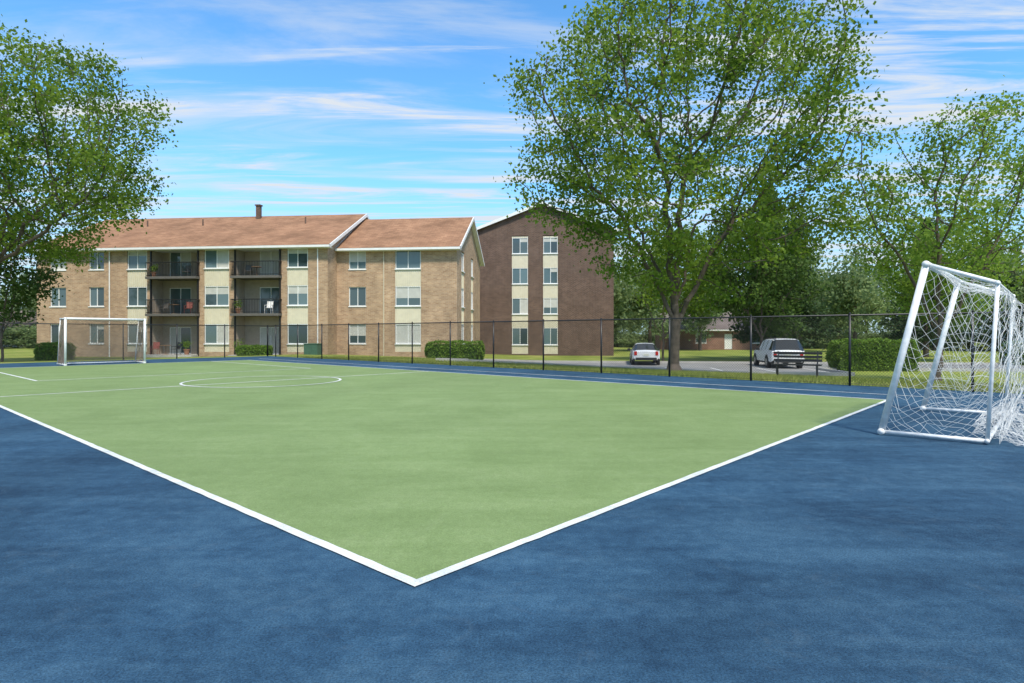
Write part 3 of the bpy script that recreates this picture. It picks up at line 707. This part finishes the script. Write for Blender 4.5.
tree('maple_tree',mainstems(6.8,25.5,2.9,[(-2.2,.3,4.6,.8),(-.5,-.6,5.2,1.),(.6,.8,5.4,1.),(2.3,-.3,4.4,.85),(1.2,1.2,4,.9),(-1.4,1.2,3.6,1.)]),
     [(7.4,25.5,10.6,6.5,6.0,7.0),(3.0,25,7.9,3.3,3.2,3.1),(11.0,25,6.9,3.0,3.2,2.9),(5.6,25.5,4.6,3.0,3.0,1.6)],3300,M_LEAF,rtip=.014,nleaf=52,spread=.38,lsize=.165,maxr=.42,tw=.036,gap=-.34,keep=.88)
tree('maple_tree',mainstems(16.9,24.2,2.6,[(-1.6,.2,3.2,.9),(1.6,-.4,3,.9),(.2,.5,3.6,1.),(-.6,-.8,2.8,1.)],(.1,0)),
     [(17.0,24.2,6.9,4.2,3.8,3.5),(19.2,24,8.4,2.6,2.4,2.4),(14.4,24,5.8,2.3,2.4,1.9),(18.5,24,4.8,3,2.4,1.4)],1200,M_LEAF2,rtip=.013,nleaf=50,spread=.36,lsize=.145,maxr=.22,keep=.85,tw=.036,gap=-.34)
tree('maple_tree',mainstems(-28.5,32.,4.2,[(-2.6,.3,4.4,.8),(2.6,-.6,3.8,.9),(.6,.8,5.4,1.),(5,-.3,3.4,1.),(3.2,1.2,5,.9)]),
     [(-27.5,32,11.0,7.9,7.,5.7),(-21.1,31.5,9.7,2.9,3.0,2.7)],2900,M_LEAF,rtip=.014,nleaf=56,spread=.44,lsize=.19,maxr=.45,step=.55,dk=.9,tw=.038,gap=-.36,keep=.9)
tree('oak_tree',mainstems(-32.2,38.5,2.2,[(-1,.3,2,.9),(1,-.4,2,.9),(.1,.3,2.4,1.)]),[(-32.4,38.5,5.4,3.2,3,3.2)],700,M_LEAFD,nleaf=40,spread=.4,lsize=.22,maxr=.2)
tree('oak_tree',mainstems(18.2,44.5,2.4,[(-1.6,.2,3.2,.9),(1.6,-.4,3,.9),(.2,.5,3.6,1.)]),[(18.2,44.5,6.4,4.4,4,4.6)],900,M_LEAFD,nleaf=34,spread=.45,lsize=.25,maxr=.25)
tree('oak_tree',mainstems(11.8,47.5,2.4,[(-1.6,.2,3.2,.9),(1.6,-.4,3,.9),(.2,.5,3.6,1.)]),[(13.2,47.5,6.2,3.2,3.4,3.8)],800,M_LEAF,nleaf=34,spread=.45,lsize=.25,maxr=.25)
tree('oak_tree',mainstems(33,47,2.4,[(-1.6,.2,3.2,.9),(1.6,-.4,3,.9),(.2,.5,3.6,1.)]),[(33,47,6.,4.2,4,4.2)],900,M_LEAF2,nleaf=34,spread=.45,lsize=.25,maxr=.25)
def pine(name,x,y,h,rad,zlow=1.5):
    z=float(tz(x,y)); m=MB(); m.tube((x,y,z-.1),(x,y,z+h),.24,.03,8)
    Cc=[]
    for k in range(int(h*11)):
        t=k/(h*11); zz=z+zlow+(h-zlow)*t; L_=rad*(1-t)**.8*rng.uniform(.6,1.15)+.15; an=rng.uniform(0,6.28)
        e_=(x+math.cos(an)*L_,y+math.sin(an)*L_,zz-.18*L_+.1)
        m.tube((x,y,zz),e_,.03,.008,4,0,False)
        for s in np.arange(.25,1.01,.13): Cc.append((x+(e_[0]-x)*s,y+(e_[1]-y)*s,zz+(e_[2]-zz)*s))
    LV,LQ=leaves(np.array(Cc),14,.22,.28,.5,.7); nv=len(m.v)
    qs=[f for f in m.f if len(f)==4]
    return npmesh(name,np.vstack([np.array(m.v),LV]),np.vstack([np.array(qs),LQ+nv]),np.r_[np.zeros(len(qs)),np.ones(len(LQ))],[M_BARK,M_NEEDLE])
pine('pine_tree',20.6,49,13.6,3.4); pine('pine_tree',23.6,51,11.5,3.2); pine('pine_tree',38,56,12.5,3.6)
def hedge(x0,x1,y0,y1,h,rz,n=9000,ls=.07):
    cx,cy=(x0+x1)/2,(y0+y1)/2; z=float(tz(cx,cy)); a,b_=(x1-x0)/2,(y1-y0)/2
    d=rng.normal(0,1,(n,3)); d/=np.abs(d).max(1)[:,None]**.75*np.linalg.norm(d,axis=1)[:,None]**.25
    lump=1+.06*np.sin(d[:,:1]*9)+.05*np.sin(d[:,1:2]*7+d[:,2:]*6)
    P=d*lump*np.array([a,b_,h/2])+np.array([0,0,h/2]); P[:,2]=np.abs(P[:,2])
    P+=rng.normal(0,.03,P.shape); c,s=math.cos(rz),math.sin(rz)
    W=np.stack([cx+P[:,0]*c-P[:,1]*s,cy+P[:,0]*s+P[:,1]*c,z+P[:,2]],1)
    LV,LQ=leaves(W,1,.02,ls*1.6,0)
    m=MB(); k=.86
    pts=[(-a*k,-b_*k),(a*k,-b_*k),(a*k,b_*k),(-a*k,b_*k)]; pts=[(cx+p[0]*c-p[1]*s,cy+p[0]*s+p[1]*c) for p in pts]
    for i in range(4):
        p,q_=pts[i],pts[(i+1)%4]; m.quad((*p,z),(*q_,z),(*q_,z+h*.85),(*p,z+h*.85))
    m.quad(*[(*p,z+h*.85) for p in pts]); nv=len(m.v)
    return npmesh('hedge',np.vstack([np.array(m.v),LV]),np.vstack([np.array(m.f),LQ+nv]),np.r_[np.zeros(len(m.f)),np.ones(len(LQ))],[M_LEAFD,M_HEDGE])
hedge(-6.1,-2.1,42.2,43.6,1.3,-R(6)); hedge(18.3,22.8,34.2,35.8,1.75,-R(6),14000); hedge(33,37,40,41.6,1.6,-R(6)); hedge(-31.5,-29.6,40,41.4,1.1,0,6000)
hedge(-19.9,-17.5,43.6,44.6,.7,-R(6),5000)
def variant(n):
    Cc=[]
    for k in range(60):
        d=rng.normal(0,1,3); d/=np.linalg.norm(d); rr=rng.uniform(.3,1.05)
        Cc.append(d*rr*np.array([4.2,4.2,4.8])+np.array([0,0,6.8]))
    LV,LQ=leaves(np.array(Cc),n,.68,.46,.2,.8)
    m=MB(); m.tube((0,0,-.3),(0,0,5.5),.3,.18,6,0,False)
    for k in range(9):
        c=Cc[k]; m.tube((0,0,3+.3*k),tuple(c),.1,.03,5,0,False)
    return np.array(m.v),np.array(m.f),LV,LQ
vs=[variant(80) for _ in range(5)]
VV=[];QQ=[];MI=[];off=0
def put(x,y,s,sz,dz=0):
    global off
    mv,mf,LV,LQ=vs[rng.integers(5)]; an=rng.uniform(0,6.28); c,s_=math.cos(an),math.sin(an)
    v=np.vstack([mv,LV])*np.array([s,s,sz]); v=np.stack([v[:,0]*c-v[:,1]*s_+x,v[:,0]*s_+v[:,1]*c+y,v[:,2]+float(tz(x,y))+dz],1)
    VV.append(v); QQ.append(np.vstack([mf,LQ+len(mv)])+off); MI.append(np.r_[np.zeros(len(mf)),np.ones(len(LQ))]); off+=len(v)
for k in range(62):
    t=-62+k*2.1+rng.uniform(-.6,.6); d=rng.uniform(95,125)
    if -33<t<2: continue
    put(d*math.sin(R(t)),d*math.cos(R(t)),rng.uniform(.8,1.25),rng.uniform(.75,1.3))
for k in range(50):
    t=-60+k*2.4+rng.uniform(-.6,.6)
    if -38<t<8: continue
    d=rng.uniform(96,102); put(d*math.sin(R(t)),d*math.cos(R(t)),rng.uniform(.7,.9),.36,-1.2)
for px in (605,650,700,800,855,935,1010,-40):
    d=rng.uniform(68,78); x=(px-512)/610*d; put(x,d,rng.uniform(.8,1.1),rng.uniform(.7,1.1))
npmesh('distant_trees',np.vstack(VV),np.vstack(QQ),np.concatenate(MI),[M_BARK,M_LEAFHAZE])
n=60000
uu=U1+.3+rng.uniform(0,1,n)**1.3*13; vv=rng.uniform(-9,30,n)
gx=C0[0]+uu*A[0]+vv*B[0]; gy=C0[1]+uu*A[1]+vv*B[1]
lx=(gx-LO[0])*ca+(gy-LO[1])*sa; ly=-(gx-LO[0])*sa+(gy-LO[1])*ca
ok=~((lx>-4.3)&(ly>-.3)); gx,gy=gx[ok],gy[ok]; gz=tz(gx,gy); n=len(gx)
h=rng.uniform(.04,.12,n); an=rng.uniform(0,6.28,n); w=.012
V=np.empty((n,4,3)); dx=np.cos(an)*w; dy=np.sin(an)*w; lx=rng.normal(0,.03,n); ly=rng.normal(0,.03,n)
V[:,0]=np.stack([gx-dx,gy-dy,gz-.01],1); V[:,1]=np.stack([gx+dx,gy+dy,gz-.01],1); V[:,2]=np.stack([gx+dx*.3+lx,gy+dy*.3+ly,gz+h],1); V[:,3]=np.stack([gx-dx*.3+lx,gy-dy*.3+ly,gz+h],1)
npmesh('grass',V.reshape(-1,3),np.arange(n*4).reshape(-1,4),np.zeros(n),[M_GRASSB])
# ------------------------------------------------------------------ light
EL,AZ=55,158
w=bpy.data.worlds.new('World'); sc.world=w; w.use_nodes=True; nt=w.node_tree; bg=nt.nodes['Background']; bg.inputs['Strength'].default_value=.15
sky=nt.nodes.new('ShaderNodeTexSky'); sky.sky_type='NISHITA'; sky.sun_disc=False; sky.sun_elevation=R(EL); sky.sun_rotation=R(AZ); sky.air_density=1.; sky.dust_density=.5; sky.ozone_density=1.6
tint=nt.nodes.new('ShaderNodeMix'); tint.data_type='RGBA'; tint.blend_type='MULTIPLY'; tint.inputs[0].default_value=1; tint.inputs[7].default_value=(.85,1.5,1.85,1); nt.links.new(sky.outputs[0],tint.inputs[6])
tc=nt.nodes.new('ShaderNodeTexCoord'); sp=nt.nodes.new('ShaderNodeSeparateXYZ'); nt.links.new(tc.outputs['Generated'],sp.inputs[0])
mz=nt.nodes.new('ShaderNodeMath'); mz.operation='MAXIMUM'; mz.inputs[1].default_value=.04; nt.links.new(sp.outputs[2],mz.inputs[0])
def div(o):
    d=nt.nodes.new('ShaderNodeMath'); d.operation='DIVIDE'; nt.links.new(o,d.inputs[0]); nt.links.new(mz.outputs[0],d.inputs[1]); return d
cx=div(sp.outputs[0]); cy=div(sp.outputs[1]); cb=nt.nodes.new('ShaderNodeCombineXYZ'); nt.links.new(cx.outputs[0],cb.inputs[0]); nt.links.new(cy.outputs[0],cb.inputs[1])
def cloud(rot,sx,sy,loc,d,dist,lo,hi,rg=.6):
    mp=nt.nodes.new('ShaderNodeMapping'); mp.inputs['Rotation'].default_value=(0,0,R(rot)); mp.inputs['Scale'].default_value=(sx,sy,1); mp.inputs['Location'].default_value=loc
    nt.links.new(cb.outputs[0],mp.inputs['Vector']); n=nt.nodes.new('ShaderNodeTexNoise'); n.inputs['Scale'].default_value=1; n.inputs['Detail'].default_value=d; n.inputs['Distortion'].default_value=dist; n.inputs['Roughness'].default_value=rg
    nt.links.new(mp.outputs[0],n.inputs['Vector']); m=nt.nodes.new('ShaderNodeMapRange'); m.interpolation_type='SMOOTHSTEP'; m.inputs[1].default_value=lo; m.inputs[2].default_value=hi; nt.links.new(n.outputs['Fac'],m.inputs[0]); return m
c1=cloud(12,.40,2.8,(3,1,0),10,.7,.45,.62,.64); c2=cloud(8,.3,.6,(7,5,0),4,.3,.34,.56)
mu=nt.nodes.new('ShaderNodeMath'); mu.operation='MULTIPLY'; nt.links.new(c1.outputs[0],mu.inputs[0]); nt.links.new(c2.outputs[0],mu.inputs[1])
c3=cloud(16,.5,1.7,(1,9,0),8,.9,.44,.72,.62); ad=nt.nodes.new('ShaderNodeMath'); ad.operation='MULTIPLY_ADD'; ad.inputs[1].default_value=.5; ad.use_clamp=True; nt.links.new(c3.outputs[0],ad.inputs[0]); nt.links.new(mu.outputs[0],ad.inputs[2])
hz=nt.nodes.new('ShaderNodeMapRange'); hz.interpolation_type='SMOOTHSTEP'; hz.inputs[1].default_value=.0; hz.inputs[2].default_value=.30; hz.inputs[3].default_value=.8; hz.inputs[4].default_value=0; nt.links.new(sp.outputs[2],hz.inputs[0])
mh=nt.nodes.new('ShaderNodeMix'); mh.data_type='RGBA'; nt.links.new(hz.outputs[0],mh.inputs[0]); nt.links.new(tint.outputs[2],mh.inputs[6]); mh.inputs[7].default_value=(3.3,4.4,5.4,1)
mx=nt.nodes.new('ShaderNodeMix'); mx.data_type='RGBA'; nt.links.new(ad.outputs[0],mx.inputs[0]); nt.links.new(mh.outputs[2],mx.inputs[6]); mx.inputs[7].default_value=(5.0,5.4,5.9,1)
nt.links.new(mx.outputs[2],bg.inputs['Color'])
sl_=bpy.data.lights.new('sun','SUN'); sl_.energy=4.7; sl_.angle=R(7); sl_.color=(1,.92,.79)
so=bpy.data.objects.new('sun',sl_); COL.objects.link(so)
sd=Vector((math.cos(R(EL))*math.sin(R(AZ)),math.cos(R(EL))*math.cos(R(AZ)),math.sin(R(EL))))
so.rotation_euler=sd.to_track_quat('Z','Y').to_euler(); so.location=(10,-20,40)
cam=bpy.data.cameras.new('camera'); co=bpy.data.objects.new('camera',cam); COL.objects.link(co); sc.camera=co
co.location=(0,0,1.35); co.rotation_euler=(R(90),0,0); cam.sensor_width=36; cam.lens=610/1024*36; cam.shift_y=-7.5/1024; cam.clip_end=5000; cam.clip_start=.05
sc.view_settings.view_transform='Standard'; sc.view_settings.look='None'; sc.view_settings.exposure=0
